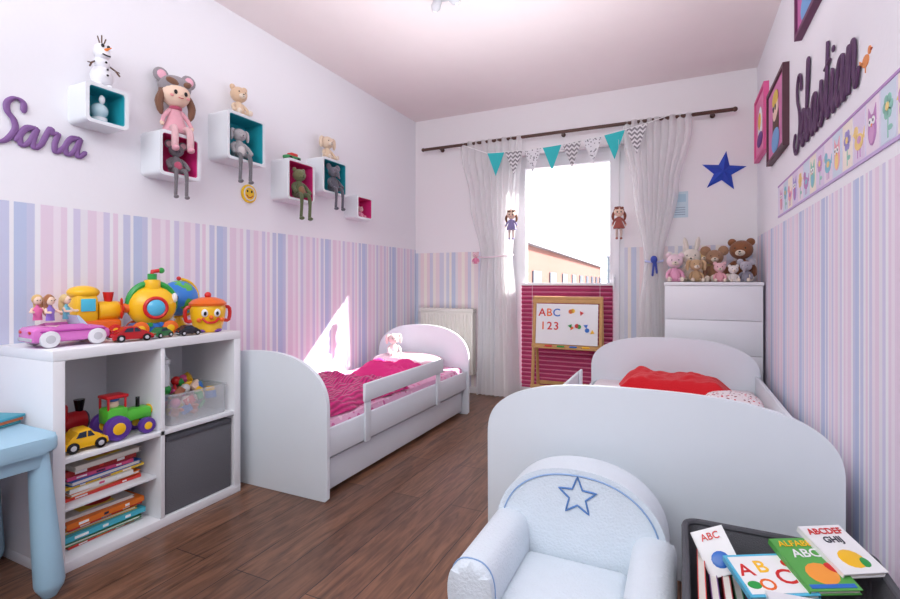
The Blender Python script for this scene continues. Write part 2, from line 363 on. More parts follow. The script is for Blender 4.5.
# ------------------------------------------------------------------ curtains
sheer=sheer_mat(); rodm=mat('rod_dark_wood',(92,62,52),.4,var=.3)
b=B('curtain_rod'); b.tube([(-2.20,4.08,2.285),(.345,4.08,2.285)],.014,rodm,14)
b.ell((-2.21,4.08,2.285),.018,rodm); b.ell((.36,4.08,2.285),.018,rodm)
for x in (-2.05,-.9,.22): b.tube([(x,4.18,2.285),(x,4.08,2.285)],.008,rodm,8); b.cyl((x,4.172,2.285),.018,.012,rodm,(90,0,0))
b.done()
def curtain(name,prof,nf,amp):
    b=B(name)
    def fn(u,v):
        z=prof[0][0]+(prof[-1][0]-prof[0][0])*v
        for k in range(len(prof)-1):
            if prof[k][0]>=z>=prof[k+1][0]-1e-9:
                t=(prof[k][0]-z)/(prof[k][0]-prof[k+1][0]); t=t*t*(3-2*t)
                xl=prof[k][1]*(1-t)+prof[k+1][1]*t; xr=prof[k][2]*(1-t)+prof[k+1][2]*t
        w=xr-xl; a=amp*min(1,w/.3)+.004
        return (xl+u*w+.012*math.sin(u*nf*2*pi+1.3),4.085+a*math.sin(u*nf*2*pi+v*1.5)+.01*math.sin(u*23+v*5),z)
    b.grid(fn,nf*9,60,sheer); return b
b=curtain('sheer_curtain',[(2.30,-1.84,-1.25),(2.2,-1.83,-1.25),(1.75,-1.74,-1.28),(1.25,-1.62,-1.34),(.8,-1.64,-1.31),(.02,-1.66,-1.28)],9,.024)
b.tube([(-1.63,4.12,1.27),(-1.62,4.045,1.25),(-1.5,4.035,1.25),(-1.36,4.045,1.26),(-1.33,4.12,1.27)],.006,C(246,226,236,.8),8); b.done()
b=curtain('sheer_curtain',[(2.30,-.42,.07),(2.2,-.42,.07),(1.75,-.34,-.02),(1.19,-.25,-.13),(.8,-.29,-.09),(.02,-.32,-.06)],9,.024)
b.tube([(-.25,4.12,1.2),(-.24,4.04,1.19),(-.18,4.03,1.18),(-.12,4.04,1.19),(-.12,4.12,1.2)],.008,C(200,206,240,.8),8)
b.ell((-.18,4.0,1.20),(.025,.02,.03),C(60,80,170,.8)); b.tube([(-.18,4.0,1.18),(-.19,4.0,1.08)],.008,C(60,80,170,.8)); b.tube([(-.17,4.0,1.18),(-.16,4.0,1.1)],.008,C(60,80,170,.8)); b.done()
# bunting
def dots(name,base,dot,sc):
    return pattern_mat(name,base,[dot,dot],sc,.3)
teal=mat('pennant_teal',(60,196,200),.9)
pol=dots('pennant_dots',(232,232,236),(110,110,120),55)
def chev():
    m=bpy.data.materials.new('pennant_chevron'); m.use_nodes=True; nt=m.node_tree; N=nt.nodes; L=nt.links; p=N['Principled BSDF']; p.inputs['Roughness'].default_value=.9
    g_=N.new('ShaderNodeNewGeometry'); s=N.new('ShaderNodeSeparateXYZ'); L.new(g_.outputs['Position'],s.inputs[0])
    a=N.new('ShaderNodeMath'); a.operation='PINGPONG'; a.inputs[1].default_value=.02; L.new(s.outputs[0],a.inputs[0])
    ad=N.new('ShaderNodeMath'); ad.operation='ADD'; L.new(a.outputs[0],ad.inputs[0]); L.new(s.outputs[2],ad.inputs[1])
    mm=N.new('ShaderNodeMath'); mm.operation='MULTIPLY'; mm.inputs[1].default_value=28; L.new(ad.outputs[0],mm.inputs[0])
    f=N.new('ShaderNodeMath'); f.operation='FRACT'; L.new(mm.outputs[0],f.inputs[0])
    r=N.new('ShaderNodeValToRGB'); r.color_ramp.interpolation='CONSTANT'; r.color_ramp.elements[0].color=(*lin((140,136,142)),1); r.color_ramp.elements[1].position=.5; r.color_ramp.elements[1].color=(*lin((230,228,230)),1)
    L.new(f.outputs[0],r.inputs[0]); L.new(r.outputs[0],p.inputs['Base Color']); return m
chv=chev()
b=B('bunting_garland'); n=8; xa,xb=-1.54,-.22
def bz(x):
    t=(x-xa)/(xb-xa); return 2.165+.085*t-.045*4*t*(1-t)
seq=[teal,chv,pol,teal,chv,pol,teal,chv]
w=(xb-xa)/n
for i in range(n):
    x0=xa+i*w+.004; x1=xa+(i+1)*w-.004; xm=(x0+x1)/2
    b.prism([(x0,bz(x0)),(xm,min(bz(x0),bz(x1))-.20),(x1,bz(x1))],.003,seq[i],FFRONT(0,4.02,0))
b.tube([(xa-.22,4.03,2.26)]+[(xa+(xb-xa)*k/20,4.02,bz(xa+(xb-xa)*k/20)) for k in range(21)]+[(xb+.14,4.03,2.29)],.004,C(240,240,240,.9),6); b.done()
# ------------------------------------------------------------------ figures
SK=mat('toy_skin',(244,212,190),.6)
def plush(b,M,body,head=None,ear='round',mz=None,hang=False,belly=None,hs=1.0,earcol=None,legcol=None,ll=.30,trunk=False):
    head=head or body; mz=mz or head; legcol=legcol or body
    b.lathe([(.001,0),(.09,.01),(.135,.06),(.14,.13),(.115,.22),(.08,.30),(.05,.34),(.001,.35)],body,M=M,seg=16,sy=.85)
    if belly: b.ell((0,-.075,.14),(.085,.05,.1),belly,M=M,seg=12)
    hz=.34+.14*hs
    b.ell((0,-.01,hz),(.165*hs,.145*hs,.15*hs),head,M=M,seg=20)
    if trunk:
        b.tube(cat([(0,-.12*hs,hz-.02*hs),(0,-.2*hs,hz-.06*hs),(0,-.215*hs,hz-.16*hs),(0,-.25*hs,hz-.2*hs)],3),[.05*hs]*3+[.04*hs]*3+[.03*hs]*4,head,8,M=M)
    else:
        b.ell((0,-.13*hs,hz-.05*hs),(.07*hs,.055*hs,.05*hs),mz,M=M,seg=12)
        b.ell((0,-.182*hs,hz-.035*hs),(.018*hs,.012*hs,.013*hs),BLACK,M=M,seg=8)
        b.tube([(-.02*hs,-.178*hs,hz-.065*hs),(0,-.182*hs,hz-.075*hs),(.02*hs,-.178*hs,hz-.065*hs)],.004*hs,BLACK,5,M=M)
    for s in (-1,1):
        b.ell((s*.062*hs,-.128*hs,hz+.02*hs),(.02*hs,.014*hs,.022*hs),BLACK,M=M,seg=8)
        ec=earcol or head
        if ear=='round':
            b.ell((s*.125*hs,0,hz+.12*hs),(.062*hs,.03*hs,.062*hs),head,M=M,seg=12); b.ell((s*.125*hs,-.02*hs,hz+.12*hs),(.04*hs,.02*hs,.04*hs),ec,M=M,seg=10)
        elif ear=='big':
            b.ell((s*.16*hs,0,hz+.13*hs),(.10*hs,.03*hs,.10*hs),head,M=M,seg=14); b.ell((s*.16*hs,-.018*hs,hz+.13*hs),(.07*hs,.022*hs,.07*hs),ec,M=M,seg=12)
        elif ear=='long':
            b.tube(cat([(s*.07*hs,0,hz+.1*hs),(s*.10*hs,0,hz+.24*hs),(s*.12*hs,-.01,hz+.36*hs)],3),[.03*hs]*2+[.045*hs]*3+[.035*hs,.02*hs],head,8,M=M)
        elif ear=='flop':
            b.tube(cat([(s*.1*hs,0,hz+.1*hs),(s*.2*hs,-.01,hz+.08*hs),(s*.21*hs,-.02,hz-.12*hs)],3),[.03*hs]*2+[.045*hs]*3+[.045*hs,.03*hs],head,8,M=M)
        b.tube(cat([(s*.085,0,.28),(s*.16,-.04,.2),(s*.17,-.12,.11)],3),[.04,.042,.043,.04,.038,.038,.04],body,8,M=M)
        if hang:
            b.tube(cat([(s*.06,-.02,.05),(s*.085,-.17,.05),(s*.095,-.215,-.08),(s*.10,-.2,-ll)],4),[.045]*5+[.036]*4+[.03]*4,legcol,8,M=M)
            b.ell((s*.10,-.225,-ll-.03),(.042,.065,.035),legcol,M=M,seg=10)
        else:
            b.tube(cat([(s*.07,-.02,.055),(s*.11,-.14,.055),(s*.13,-.25,.05)],3),[.055,.054,.052,.05,.048,.048,.048],legcol,8,M=M)
            b.ell((s*.135,-.27,.06),(.05,.035,.062),mz,M=M,seg=10)
def doll(b,M,hair,dress,legs=None,hat=None,hs=1.0,bow=None,sit=False,shoes=None):
    legs=legs or SK; shoes=shoes or dress
    b.lathe([(.17,.34),(.175,.36),(.13,.48),(.085,.60),(.075,.66),(.05,.70),(.001,.71)],dress,M=M,seg=16,sy=.8)
    hz=.70+.15*hs
    b.ell((0,-.01,hz),(.152*hs,.14*hs,.15*hs),SK,M=M,seg=18)
    b.ell((0,.035*hs,hz+.03*hs),(.165*hs,.14*hs,.155*hs),hair,M=M,seg=18)
    b.ell((-.06*hs,-.085*hs,hz+.105*hs),(.085*hs,.055*hs,.045*hs),hair,M=M,seg=12,rot=(0,25,0)); b.ell((.07*hs,-.085*hs,hz+.105*hs),(.075*hs,.055*hs,.04*hs),hair,M=M,seg=12,rot=(0,-25,0))
    for s in (-1,1):
        b.ell((s*.055*hs,-.14*hs,hz-.01*hs),(.02*hs,.012*hs,.026*hs),BLACK,M=M,seg=8)
        b.ell((s*.09*hs,-.122*hs,hz-.05*hs),(.022*hs,.01*hs,.015*hs),C(240,160,160,.7),M=M,seg=8)
        b.tube(cat([(s*.14*hs,.0,hz),(s*.18*hs,-.01,hz-.12*hs),(s*.16*hs,-.02,hz-.25*hs)],3),[.035*hs,.042*hs,.045*hs,.045*hs,.04*hs,.035*hs,.02*hs],hair,8,M=M)
        b.tube(cat([(s*.07,0,.65),(s*.15,-.02,.56),(s*.19,-.05,.46)],3),[.035,.034,.032,.03,.028,.027,.03],dress,8,M=M); b.ell((s*.195,-.055,.44),(.03,.025,.035),SK,M=M,seg=8)
        if sit:
            b.tube(cat([(s*.06,0,.38),(s*.09,-.17,.38),(s*.10,-.22,.28),(s*.10,-.22,.12)],3),[.045]*10,legs,8,M=M); b.ell((s*.10,-.24,.09),(.045,.07,.04),shoes,M=M,seg=10)
        else:
            b.tube([(s*.06,0,.38),(s*.065,0,.22),(s*.065,0,.06)],[.045,.038,.032],legs,8,M=M); b.ell((s*.065,-.025,.035),(.04,.07,.035),shoes,M=M,seg=10)
    b.ell((0,-.15*hs,hz-.03*hs),(.012*hs,.01*hs,.012*hs),SK,M=M,seg=8)
    b.tube([(-.025*hs,-.143*hs,hz-.065*hs),(0,-.148*hs,hz-.072*hs),(.025*hs,-.143*hs,hz-.065*hs)],.005*hs,C(200,70,80,.6),5,M=M)
    if hat:
        b.ell((0,.02*hs,hz+.095*hs),(.178*hs,.155*hs,.125*hs),hat,M=M,seg=18)
        for s in (-1,1): b.ell((s*.15*hs,.02,hz+.19*hs),(.085*hs,.035*hs,.085*hs),hat,M=M,seg=14); b.ell((s*.15*hs,-.005,hz+.19*hs),(.055*hs,.02*hs,.055*hs),C(240,180,200,.8),M=M,seg=12)
# ------------------------------------------------------------------ left wall cube shelves
TL=C(36,164,180,.45); PN=C(222,50,130,.45)
cubes=[(1.175,1.350,1.70,1.87,TL,.13),(1.485,1.70,1.54,1.755,PN,.14),(1.855,2.12,1.70,1.965,TL,.15),(2.31,2.56,1.55,1.81,PN,.14),(2.64,2.91,1.65,1.895,TL,.14),(3.06,3.27,1.52,1.70,PN,.12)]
for (ya,yb,za,zb,cm,dp) in cubes:
    b=B('cube_wall_shelf'); M=FLEFT(XL,(ya+yb)/2,(za+zb)/2); w=yb-ya;h=zb-za;r=.022
    b.ring(rrect(w,h,r),rrect(w-.03,h-.03,r*.6),dp,WHITE,M); b.ring(rrect(w-.029,h-.029,r*.6),rrect(w-.036,h-.036,r*.6),dp-.006,cm,M)
    b.prism(rrect(w-.03,h-.03,r*.6),.006,cm,M); b.done()
XF=-2.27
b=B('snowman_figurine',TR(XF,1.265,1.871,90,1.2)); wt=C(240,240,246,.5)
b.ell((0,0,.04),(.036,.034,.04),wt); b.ell((0,0,.088),(.026,.025,.024),wt); b.ell((0,0,.13),(.026,.026,.032),wt); b.ell((0,-.012,.118),(.022,.022,.016),wt)
b.cyl((0,-.04,.133),.006,.035,C(240,130,40),(90,0,0),r2=.0015,seg=10)
for s in (-1,1):
    b.ell((s*.01,-.024,.146),(.006,.004,.007),BLACK,seg=8); b.tube([(s*.022,0,.09),(s*.04,-.012,.075),(s*.05,-.02,.058)],.003,C(90,60,40)); b.tube([(s*.04,-.012,.075),(s*.053,-.014,.072)],.002,C(90,60,40)); b.ell((s*.017,-.01,.006),(.014,.02,.009),wt,seg=10)
for k in (-1,0,1): b.tube([(k*.006,0,.158),(k*.014,0,.182+.008*(k==0))],.0022,C(90,60,40),6)
for z in (.04,.06,.088): b.ell((0,-.036 if z<.08 else -.027,z),.004,BLACK,seg=8)
b.tube([(-.012,-.03,.113),(0,-.034,.11),(.012,-.03,.113)],.0025,BLACK,6); b.done()
b=B('snow_globe_figurine',TR(-2.28,1.26,1.717,90,1)); b.cyl((0,0,.012),.03,.024,C(230,230,236)); b.ell((0,0,.055),.034,C(200,225,235,.15)); b.ell((0,-.02,.1),(.012,.01,.02),wt); b.done()
b=B('mouse_hat_doll',TR(-2.275,1.61,1.755-.11,78,.36)); doll(b,Matrix.Identity(4),F(130,90,70),F(240,176,190),legs=F(236,190,196),hat=F(158,150,156),hs=1.2,sit=True); 
b.torus((0,0,.69),.06,.025,F(200,90,120)); b.done()
b=B('plush_mouse',TR(-2.25,1.595,1.56,80,.26)); plush(b,Matrix.Identity(4),F(120,114,120),F(130,124,132),'big',hang=True,belly=F(200,90,120),earcol=F(220,170,180),hs=.8,ll=.42); b.done()
b=B('plush_bear',TR(-2.265,1.985,1.966,80,.25)); plush(b,Matrix.Identity(4),F(236,208,180),F(230,196,164),'round',mz=F(244,226,208),hs=1.15); b.done()
b=B('plush_bunny',TR(-2.25,1.975,1.72,80,.31)); plush(b,Matrix.Identity(4),F(176,172,176),F(196,190,194),'flop',hang=True,hs=.75,belly=F(220,214,214),legcol=F(120,118,124),ll=.40); b.done()
b=B('plush_frog',TR(-2.23,2.43,1.57,80,.33)); plush(b,Matrix.Identity(4),F(96,104,70),F(122,126,88),'round',hang=True,hs=.8,belly=F(150,110,80),ll=.38); b.done()
b=B('toy_car_on_wall_shelf',TR(-2.27,2.41,1.81,90,1)); b.box((0,0,.022),(.12,.05,.022),C(60,150,90),.008); b.box((0.005,0,.04),(.06,.045,.024),C(220,60,60),.008)
for s in (-1,1):
    for t in (-1,1): b.cyl((s*.035,t*.024,.012),.012,.01,BLACK,(90,0,0))
b.done()
b=B('plush_puppy',TR(-2.28,2.77,1.896,80,.26)); plush(b,Matrix.Identity(4),F(240,214,186),F(242,218,194),'flop',mz=F(246,230,214),hs=1.1); b.done()
b=B('plush_elephant',TR(-2.23,2.775,1.67,80,.31)); plush(b,Matrix.Identity(4),F(100,98,110),F(118,116,128),'big',hang=True,hs=.8,ll=.38,trunk=True); b.done()
b=B('small_pink_figurine',TR(-2.28,3.17,1.536,80,.14)); plush(b,Matrix.Identity(4),F(230,150,180),F(240,190,200),'round'); b.done()
b=B('smiley_wall_clock'); M=FLEFT(XL,2.13,1.56); ye=C(250,205,40,.5)
b.prism([(.055*math.cos(2*pi*k/32),.055*math.sin(2*pi*k/32)) for k in range(32)],.012,ye,M,bev=.003)
b.torus((0,0,.013),.04,.004,C(240,240,240),M=M); 
for s in (-1,1): b.ell((s*.016,.014,.013),(.006,.008,.003),BLACK,M=M,seg=8)
b.tube([(-.022,-.01,.013),(-.01,-.022,.013),(.01,-.022,.013),(.022,-.01,.013)],.003,C(200,60,40),6,M=M); b.done()
# ------------------------------------------------------------------ script lettering
G={'S':([[(1.15,1.65),(1.05,2.0),(.7,2.12),(.42,1.85),(.5,1.45),(.85,1.1),(.98,.65),(.7,.1),(.25,.0),(-.05,.3),(.15,.55)]],1.15),
'a':([[(0.0,.25),(.25,.75),(.65,.98),(.3,.92),(.1,.45),(.28,.03),(.58,.3),(.74,.98),(.70,.3),(.86,.02),(1.12,.3)]],1.1),
'r':([[(0,.3),(.22,1.12),(.38,.88),(.62,.95),(.58,.4),(.72,.02),(1.0,.3)]],1.0),
'e':([[(0,.3),(.35,.5),(.58,.8),(.42,1.0),(.18,.72),(.2,.22),(.45,.02),(.8,.3)]],.8),
'b':([[(0,.3),(.3,1.1),(.5,1.95),(.36,2.15),(.25,1.8),(.2,.4),(.38,.02),(.68,.25),(.62,.75),(.45,.8),(.6,.62),(.95,.5)]],.9),
's':([[(0,.3),(.28,.8),(.38,1.08),(.45,.8),(.6,.35),(.4,.02),(.15,.12)],[(.5,.06),(.8,.3)]],.8),
't':([[(0,.3),(.26,1.0),(.36,1.75),(.3,.4),(.46,.02),(.75,.3)],[(.02,1.2),(.65,1.28)]],.75),
'i':([[(0,.3),(.24,.98),(.24,.4),(.38,.02),(.62,.3)],[(.28,1.38),(.3,1.42)]],.62),
'n':([[(0,.3),(.18,.98),(.22,.03),(.32,.6),(.55,.98),(.72,.8),(.72,.3),(.88,.02),(1.12,.3)]],1.1)}
def script(name,word,M,su,sv,m,wd,slant=.22,caps=1.0):
    b=B(name,M); x=0
    for ch in word:
        st,adv=G[ch]
        for s in st:
            pts=cat([((x+px+slant*py)*su,py*sv,.008) for px,py in s],6)
            rad=[]
            for i,p in enumerate(pts):
                q=pts[min(i+1,len(pts)-1)]-pts[max(i-1,0)]; rad.append(wd*(.6+.8*abs(q.y)/(q.length+1e-9)))
            b.tube(pts,rad,m,8,flat=((0,0,1),.006))
        x+=adv
    return b.done(60)
script('sara_name_sign','Sara',FLEFT(XL,.905,1.565),.075,.086,mat('painted_wood_purple',(132,92,152),.5),.0085)
script('sebastian_name_sign','Sebastian',FRIGHT(XR,2.86,1.645),.113,.165,mat('painted_wood_plum',(84,50,88),.5),.0078,slant=.1)
b=B('bird_wall_sticker',FRIGHT(XR,1.875,1.70)); o_=C(236,150,90,.7)
b.prism(oval(0,0,.028,.018),.003,o_); b.prism(oval(.035,.02,.012,.012,12),.003,o_)
b.prism([(-.02,0),(-.055,.02),(-.05,-.005)],.003,o_); b.prism([(.045,.022),(.058,.018),(.045,.014)],.003,C(200,80,50,.7)); b.tube([(0,-.015,.002),(0,-.035,.002)],.0015,o_,5); b.done()
def picture(name,y_far,y_near,z0,z1,fm,bg,draw):
    b=B(name,FRIGHT(XR,(y_far+y_near)/2,(z0+z1)/2)); w=y_far-y_near; h=z1-z0; w=abs(w)
    b.ring([(w/2,h/2),(-w/2,h/2),(-w/2,-h/2),(w/2,-h/2)],[(w/2-.02,h/2-.02),(-w/2+.02,h/2-.02),(-w/2+.02,-h/2+.02),(w/2-.02,-h/2+.02)],.03,fm)
    b.prism([(-w/2+.01,-h/2+.01),(w/2-.01,-h/2+.01),(w/2-.01,h/2-.01),(-w/2+.01,h/2-.01)],.02,bg); draw(b,w,h); return b.done()
def dr1(b,w,h):
    b.ell((0,-.03,.021),(.1,.14,.004),C(90,60,50,.7)); b.ell((0,.06,.022),(.085,.09,.005),C(240,210,190,.7)); b.ell((0,.11,.024),(.09,.05,.005),C(230,200,90,.7)); b.ell((0,-.12,.023),(.12,.07,.005),C(120,170,220,.7))
    for s in(-1,1): b.ell((s*.03,.06,.027),(.014,.018,.004),BLACK,seg=10)
def dr2(b,w,h):
    b.ell((0,.0,.021),(.1,.12,.004),C(250,250,250,.7)); b.ell((0,.02,.024),(.06,.06,.005),C(250,200,90,.7)); b.ell((0,-.1,.023),(.12,.05,.005),C(110,60,140,.7))
picture('framed_picture',3.55,3.02,1.74,2.17,C(84,44,58,.5),C(216,130,180,.7),dr1)
picture('canvas_picture',4.10,3.66,1.88,2.31,C(232,94,156,.5),C(244,140,186,.7),dr2)
picture('framed_picture',2.74,2.30,2.15,2.55,C(104,44,86,.5),C(200,110,170,.7),dr1)
b=B('blue_wall_star',FFRONT(.29,YF,1.856)@TR(0,0,0,-8)); st=star(.155,.062); bm_=mat('metallic_blue',(50,84,196),.35,.4)
vs=[(x,y,.004) for x,y in st]+[(0,0,.04),(0,0,0)]; n=10
b.raw(vs,[(i,(i+1)%n,n) for i in range(n)]+[((i+1)%n,i,n+1) for i in range(n)],bm_); b.done(10)
b=B('wall_notice_sheet',FFRONT(.0,YF,1.63)); b.prism([(-.055,-.1),(.055,-.1),(.055,.1),(-.055,.1)],.004,C(206,226,236,.6)); b.prism([(-.04,.02),(.04,.02),(.04,.08),(-.04,.08)],.006,C(176,210,226,.6))
for k in range(4): b.prism([(-.04,-.02-.018*k),(.035,-.02-.018*k),(.035,-.026-.018*k),(-.04,-.026-.018*k)],.005,C(150,170,190,.6))
b.done()
for (x,z,y,hair,dress) in ((-1.30,1.39,3.975,F(120,80,56),F(150,140,190)),(-.43,1.36,3.975,F(140,70,50),F(170,90,80))):
    b=B('hanging_rag_doll',TR(x,y,z,10,.25)); doll(b,Matrix.Identity(4),hair,dress,legs=F(220,200,190)); b.tube([(0,0,1.0),(0,(4.0-y)/.25,(2.14-z)/.25)],.006,C(230,230,230,.9),5); b.done()
b=B('tieback_plush',TR(-1.63,3.98,1.19,20,.16)); plush(b,Matrix.Identity(4),F(236,140,176),F(240,200,210),'round'); b.done()
# ------------------------------------------------------------------ radiator
b=B('radiator'); rm=mat('radiator_enamel',(236,230,222),.4)
b.bx(-2.24,-1.70,4.08,4.10,.18,.76,rm,.006); b.bx(-2.24,-1.70,4.13,4.15,.18,.76,rm,.006)
for i in range(15): 
    x=-2.22+i*.034; b.bx(x,x+.02,4.072,4.084,.21,.73,rm,.004)
b.bx(-2.245,-1.695,4.075,4.155,.75,.785,rm,.006)
for i in range(14): b.bx(-2.22+i*.038,-2.21+i*.038,4.09,4.14,.784,.787,C(170,166,160))
b.tube([(-1.68,4.14,.2),(-1.68,4.14,.0)],.008,PVC); b.bx(-2.1,-2.06,4.14,4.18,.3,.7,rm); b.bx(-1.8,-1.76,4.14,4.18,.3,.7,rm); b.done()
# ------------------------------------------------------------------ shelving unit
SX0,SX1,SY0,SY1=-2.345,-1.96,.935,1.73
b=B('cube_shelving_unit'); t=.038
b.bx(SX0,SX1,SY0,SY1,.752,.79,WHITE2,.002); b.bx(SX0,SX1,SY0,SY1,0,.038,WHITE2,.002)
b.bx(SX0,SX1,SY0,SY0+t,.038,.752,WHITE2,.002); b.bx(SX0,SX1,SY1-t,SY1,.038,.752,WHITE2,.002)
ym=(SY0+SY1)/2; b.bx(SX0,SX1-.002,ym-.009,ym+.009,.038,.752,WHITE2,.001); b.bx(SX0,SX1-.002,SY0+t,SY1-t,.386,.404,WHITE2,.001)
b.bx(SX0,SX1-.03,SY0+t,ym-.009,.205,.215,WHITE2,.001); b.bx(SX0,SX0+.005,SY0+t,SY1-t,.038,.752,WHITE2); b.done()
gf=mat('grey_felt',(104,104,110),.95,bump=.3,bscale=300)
b=B('fabric_storage_box'); b.bx(SX1-.36,SX1-.012,ym+.018,SY1-t-.008,.040,.372,gf,.006); b.bx(SX1-.016,SX1-.008,ym+.02,SY1-t-.01,.35,.37,mat('felt_seam',(80,80,88),.9),.002); b.done()
BC=[(220,60,50),(40,110,190),(240,200,60),(60,150,90),(230,120,40),(120,70,150),(240,240,236),(30,40,70),(230,90,140),(70,180,200),(170,40,40),(230,226,214)]
b=B('book_stack')
order=[0,4,6,2,1,8,10,11,0,3,4,9,2]; oi=0
for (zb,n0,hmax) in ((.216,8,.36),(.039,8,.195)):
    z=zb
    for i in range(n0):
        th=R.uniform(.008,.022); 
        if z+th>hmax: break
        c=C(*BC[order[oi%13]],.45); oi+=1; xo=R.uniform(-.03,.0); l=R.uniform(.22,.31); dpt=R.uniform(.2,.27); yc=(SY0+t+ym)/2+R.uniform(-.012,.012); xc=SX1-.06-dpt/2+xo; a=R.uniform(-4,4)
        Mb=TR(xc,yc,z+th/2,a)
        b.box((0,0,0),(dpt-.006,l-.012,th-.004),C(244,240,230,.8),M=Mb); b.box((0,0,th/2-.0012),(dpt,l,.0024),c,M=Mb); b.box((0,0,-th/2+.0012),(dpt,l,.0024),c,M=Mb)
        if i%3!=1:
            b.box((dpt/2,0,0),(.003,l,th),c,M=Mb)
            c2=C(*BC[R.randrange(12)],.45)
            for kk in range(3): b.box((dpt/2+.0018,-l*.3+kk*l*.28,0),(.002,l*R.uniform(.05,.16),th*.45),c2 if kk%2 else C(250,250,250,.5),M=Mb)
        z+=th+.001
    # top cover artwork
    b.box((0.02,0,th/2+.001),(dpt*.6,l*.5,.001),C(250,220,90,.5),M=Mb); b.ell((.03,.02,th/2+.0015),(.04,.05,.001),C(220,60,60,.5),M=Mb)
b.done()
def wheel(b,c,r,w,m=BLACK,hub=None,ax='y',M=None):
    rot=(90,0,0) if ax=='y' else (0,90,0)
    b.cyl(c,r,w,m,rot,bev=r*.2,M=M,seg=20); 
    if hub: b.cyl(c,r*.5,w*1.12,hub,rot,bev=r*.08,M=M,seg=16)
def car(name,M,L_,W,Hh,body,win=None,wheelr=.25,convert=False,spoiler=False,hub=None):
    b=B(name,M); win=win or C(40,50,70,.1); r=wheelr*Hh; h=Hh
    prof=[(-.5,.18),(-.5,.5),(-.46,.58),(-.3,.62)]+([(-.18,.55),(.12,.55),(.2,.62)] if convert else [(-.22,.95),(-.1,1.0),(.08,1.0),(.22,.64)])+[(.4,.55),(.49,.42),(.5,.2),(.44,.15),(-.44,.15)]
    b.prism([(x*L_,z*h) for x,z in prof],W,body,FR((0,W/2,0),(1,0,0),(0,0,1)),bev=W*.1)
    if not convert:
        b.prism([(x*L_,z*h) for x,z in [(-.24,.66),(-.17,.9),(-.02,.93),(-.02,.66)]],W+.002,win,FR((0,W/2+.001,0),(1,0,0),(0,0,1)))
        b.prism([(x*L_,z*h) for x,z in [(.01,.66),(.01,.93),(.07,.92),(.17,.66)]],W+.002,win,FR((0,W/2+.001,0),(1,0,0),(0,0,1)))
    else:
        b.prism([(x*L_,z*h) for x,z in [(.12,.55),(.2,.60),(.08,.9),(.05,.9)]],W*.8,win,FR((0,W*.4,0),(1,0,0),(0,0,1)))
        b.box((-.05*L_,0,.56*h),(.28*L_,W*.8,.05*h),C(250,200,220,.5),.003)
    for sx in (-.3,.3):
        for sy in (-1,1): wheel(b,(sx*L_,sy*W*.48,r),r,W*.16,BLACK if not convert else C(230,230,235),hub or C(200,200,206,.3))
    for sy in (-1,1): b.ell((.48*L_,sy*W*.3,.4*h),(.015*L_,.09*W,.06*h),C(255,250,210,.2),seg=10); b.ell((-.5*L_,sy*W*.3,.45*h),(.012*L_,.1*W,.05*h),C(200,20,20,.3),seg=10)
    b.box((.5*L_,0,.25*h),(.02*L_,W*.85,.1*h),C(190,190,196,.3),.002); b.box((-.5*L_,0,.25*h),(.02*L_,W*.85,.1*h),C(190,190,196,.3),.002)
    if spoiler: b.box((-.45*L_,0,.78*h),(.08*L_,W*.95,.03*h),body,.002); b.box((-.45*L_,W*.3,.68*h),(.03*L_,.01,.2*h),body); b.box((-.45*L_,-W*.3,.68*h),(.03*L_,.01,.2*h),body)
    return b
ST=.791
b=car('pink_doll_convertible',TR(-2.12,1.055,ST,84),.25,.14,.125,C(222,120,200,.25),win=C(200,220,240,.1),convert=True)
b.tube([(.10,-.071,.06),(-.10,-.071,.06)],.004,C(180,60,160)); b.done()
b=B('fashion_dolls',TR(-2.14,1.05,ST+.078,80))
for i,(x,y,c,d) in enumerate(((-.065,.03,F(226,186,120),F(240,120,180)),(-.045,-.035,F(170,110,70),F(150,120,210)),(.02,.02,F(230,200,140),F(120,200,220)),(-.02,.05,F(190,130,90),F(240,180,120)))):
    M=TR(x,y,-.035,0+i*20,.15)
    b.lathe([(.1,.35),(.09,.5),(.11,.62),(.04,.7),(.03,.76)],d,M=M,seg=12,sy=.7); b.ell((0,-.01,.84),(.09,.09,.11),SK,M=M,seg=12); b.ell((0,.04,.87),(.12,.10,.13),c,M=M,seg=12); b.tube([(0,.09,.88),(.03,.12,.7),(0,.11,.5)],[.08,.085,.05],c,M=M)
    for s in (-1,1): b.tube([(s*.1,0,.64),(s*.16,-.08,.56),(s*.13,-.2,.56)],.03,SK,8,M=M); b.ell((s*.03,-.093,.85),.012,BLACK,M=M,seg=6)
b.done()
YE=C(252,196,30,.3); OR=C(240,110,30,.3); RD=C(214,36,36,.3); GR=C(40,160,70,.3); BU=C(40,110,200,.3)
b=B('yellow_toy_train',TR(-2.25,1.225,ST,82,1.15)); 
b.box((0,0,.045),(.15,.09,.05),OR,.012); b.box((-.035,0,.11),(.075,.085,.11),YE,.02); b.ell((-.035,0,.17),(.05,.048,.025),YE)
b.cyl((.04,0,.10),.036,.07,YE,(0,90,0),bev=.006); b.ell((.078,0,.10),(.02,.034,.034),OR); b.cyl((.045,0,.15),.012,.04,RD,r2=.018)
b.box((-.035,-.044,.125),(.045,.004,.045),C(80,200,230,.2),.001)
for x in (-.05,0,.05):
    for s in (-1,1): wheel(b,(x,s*.045,.025),.025,.016,RD,YE)
for s in (-1,1): b.ell((.09,s*.014,.115),(.006,.009,.011),wt,seg=8); b.ell((.095,s*.014,.115),(.004,.005,.006),BLACK,seg=8)
b.done()
b=B('musical_toy_submarine',TR(-2.15,1.41,ST,70,1.04))
b.ell((0,0,.125),(.095,.062,.088),YE); b.torus((0,0,.14),.085,.014,GR,(90,0,0),sc=(1.02,1,1)); b.ell((0,-.055,.12),(.04,.02,.04),C(90,190,230,.15)); b.torus((0,-.06,.12),.041,.008,RD,(90,0,0))
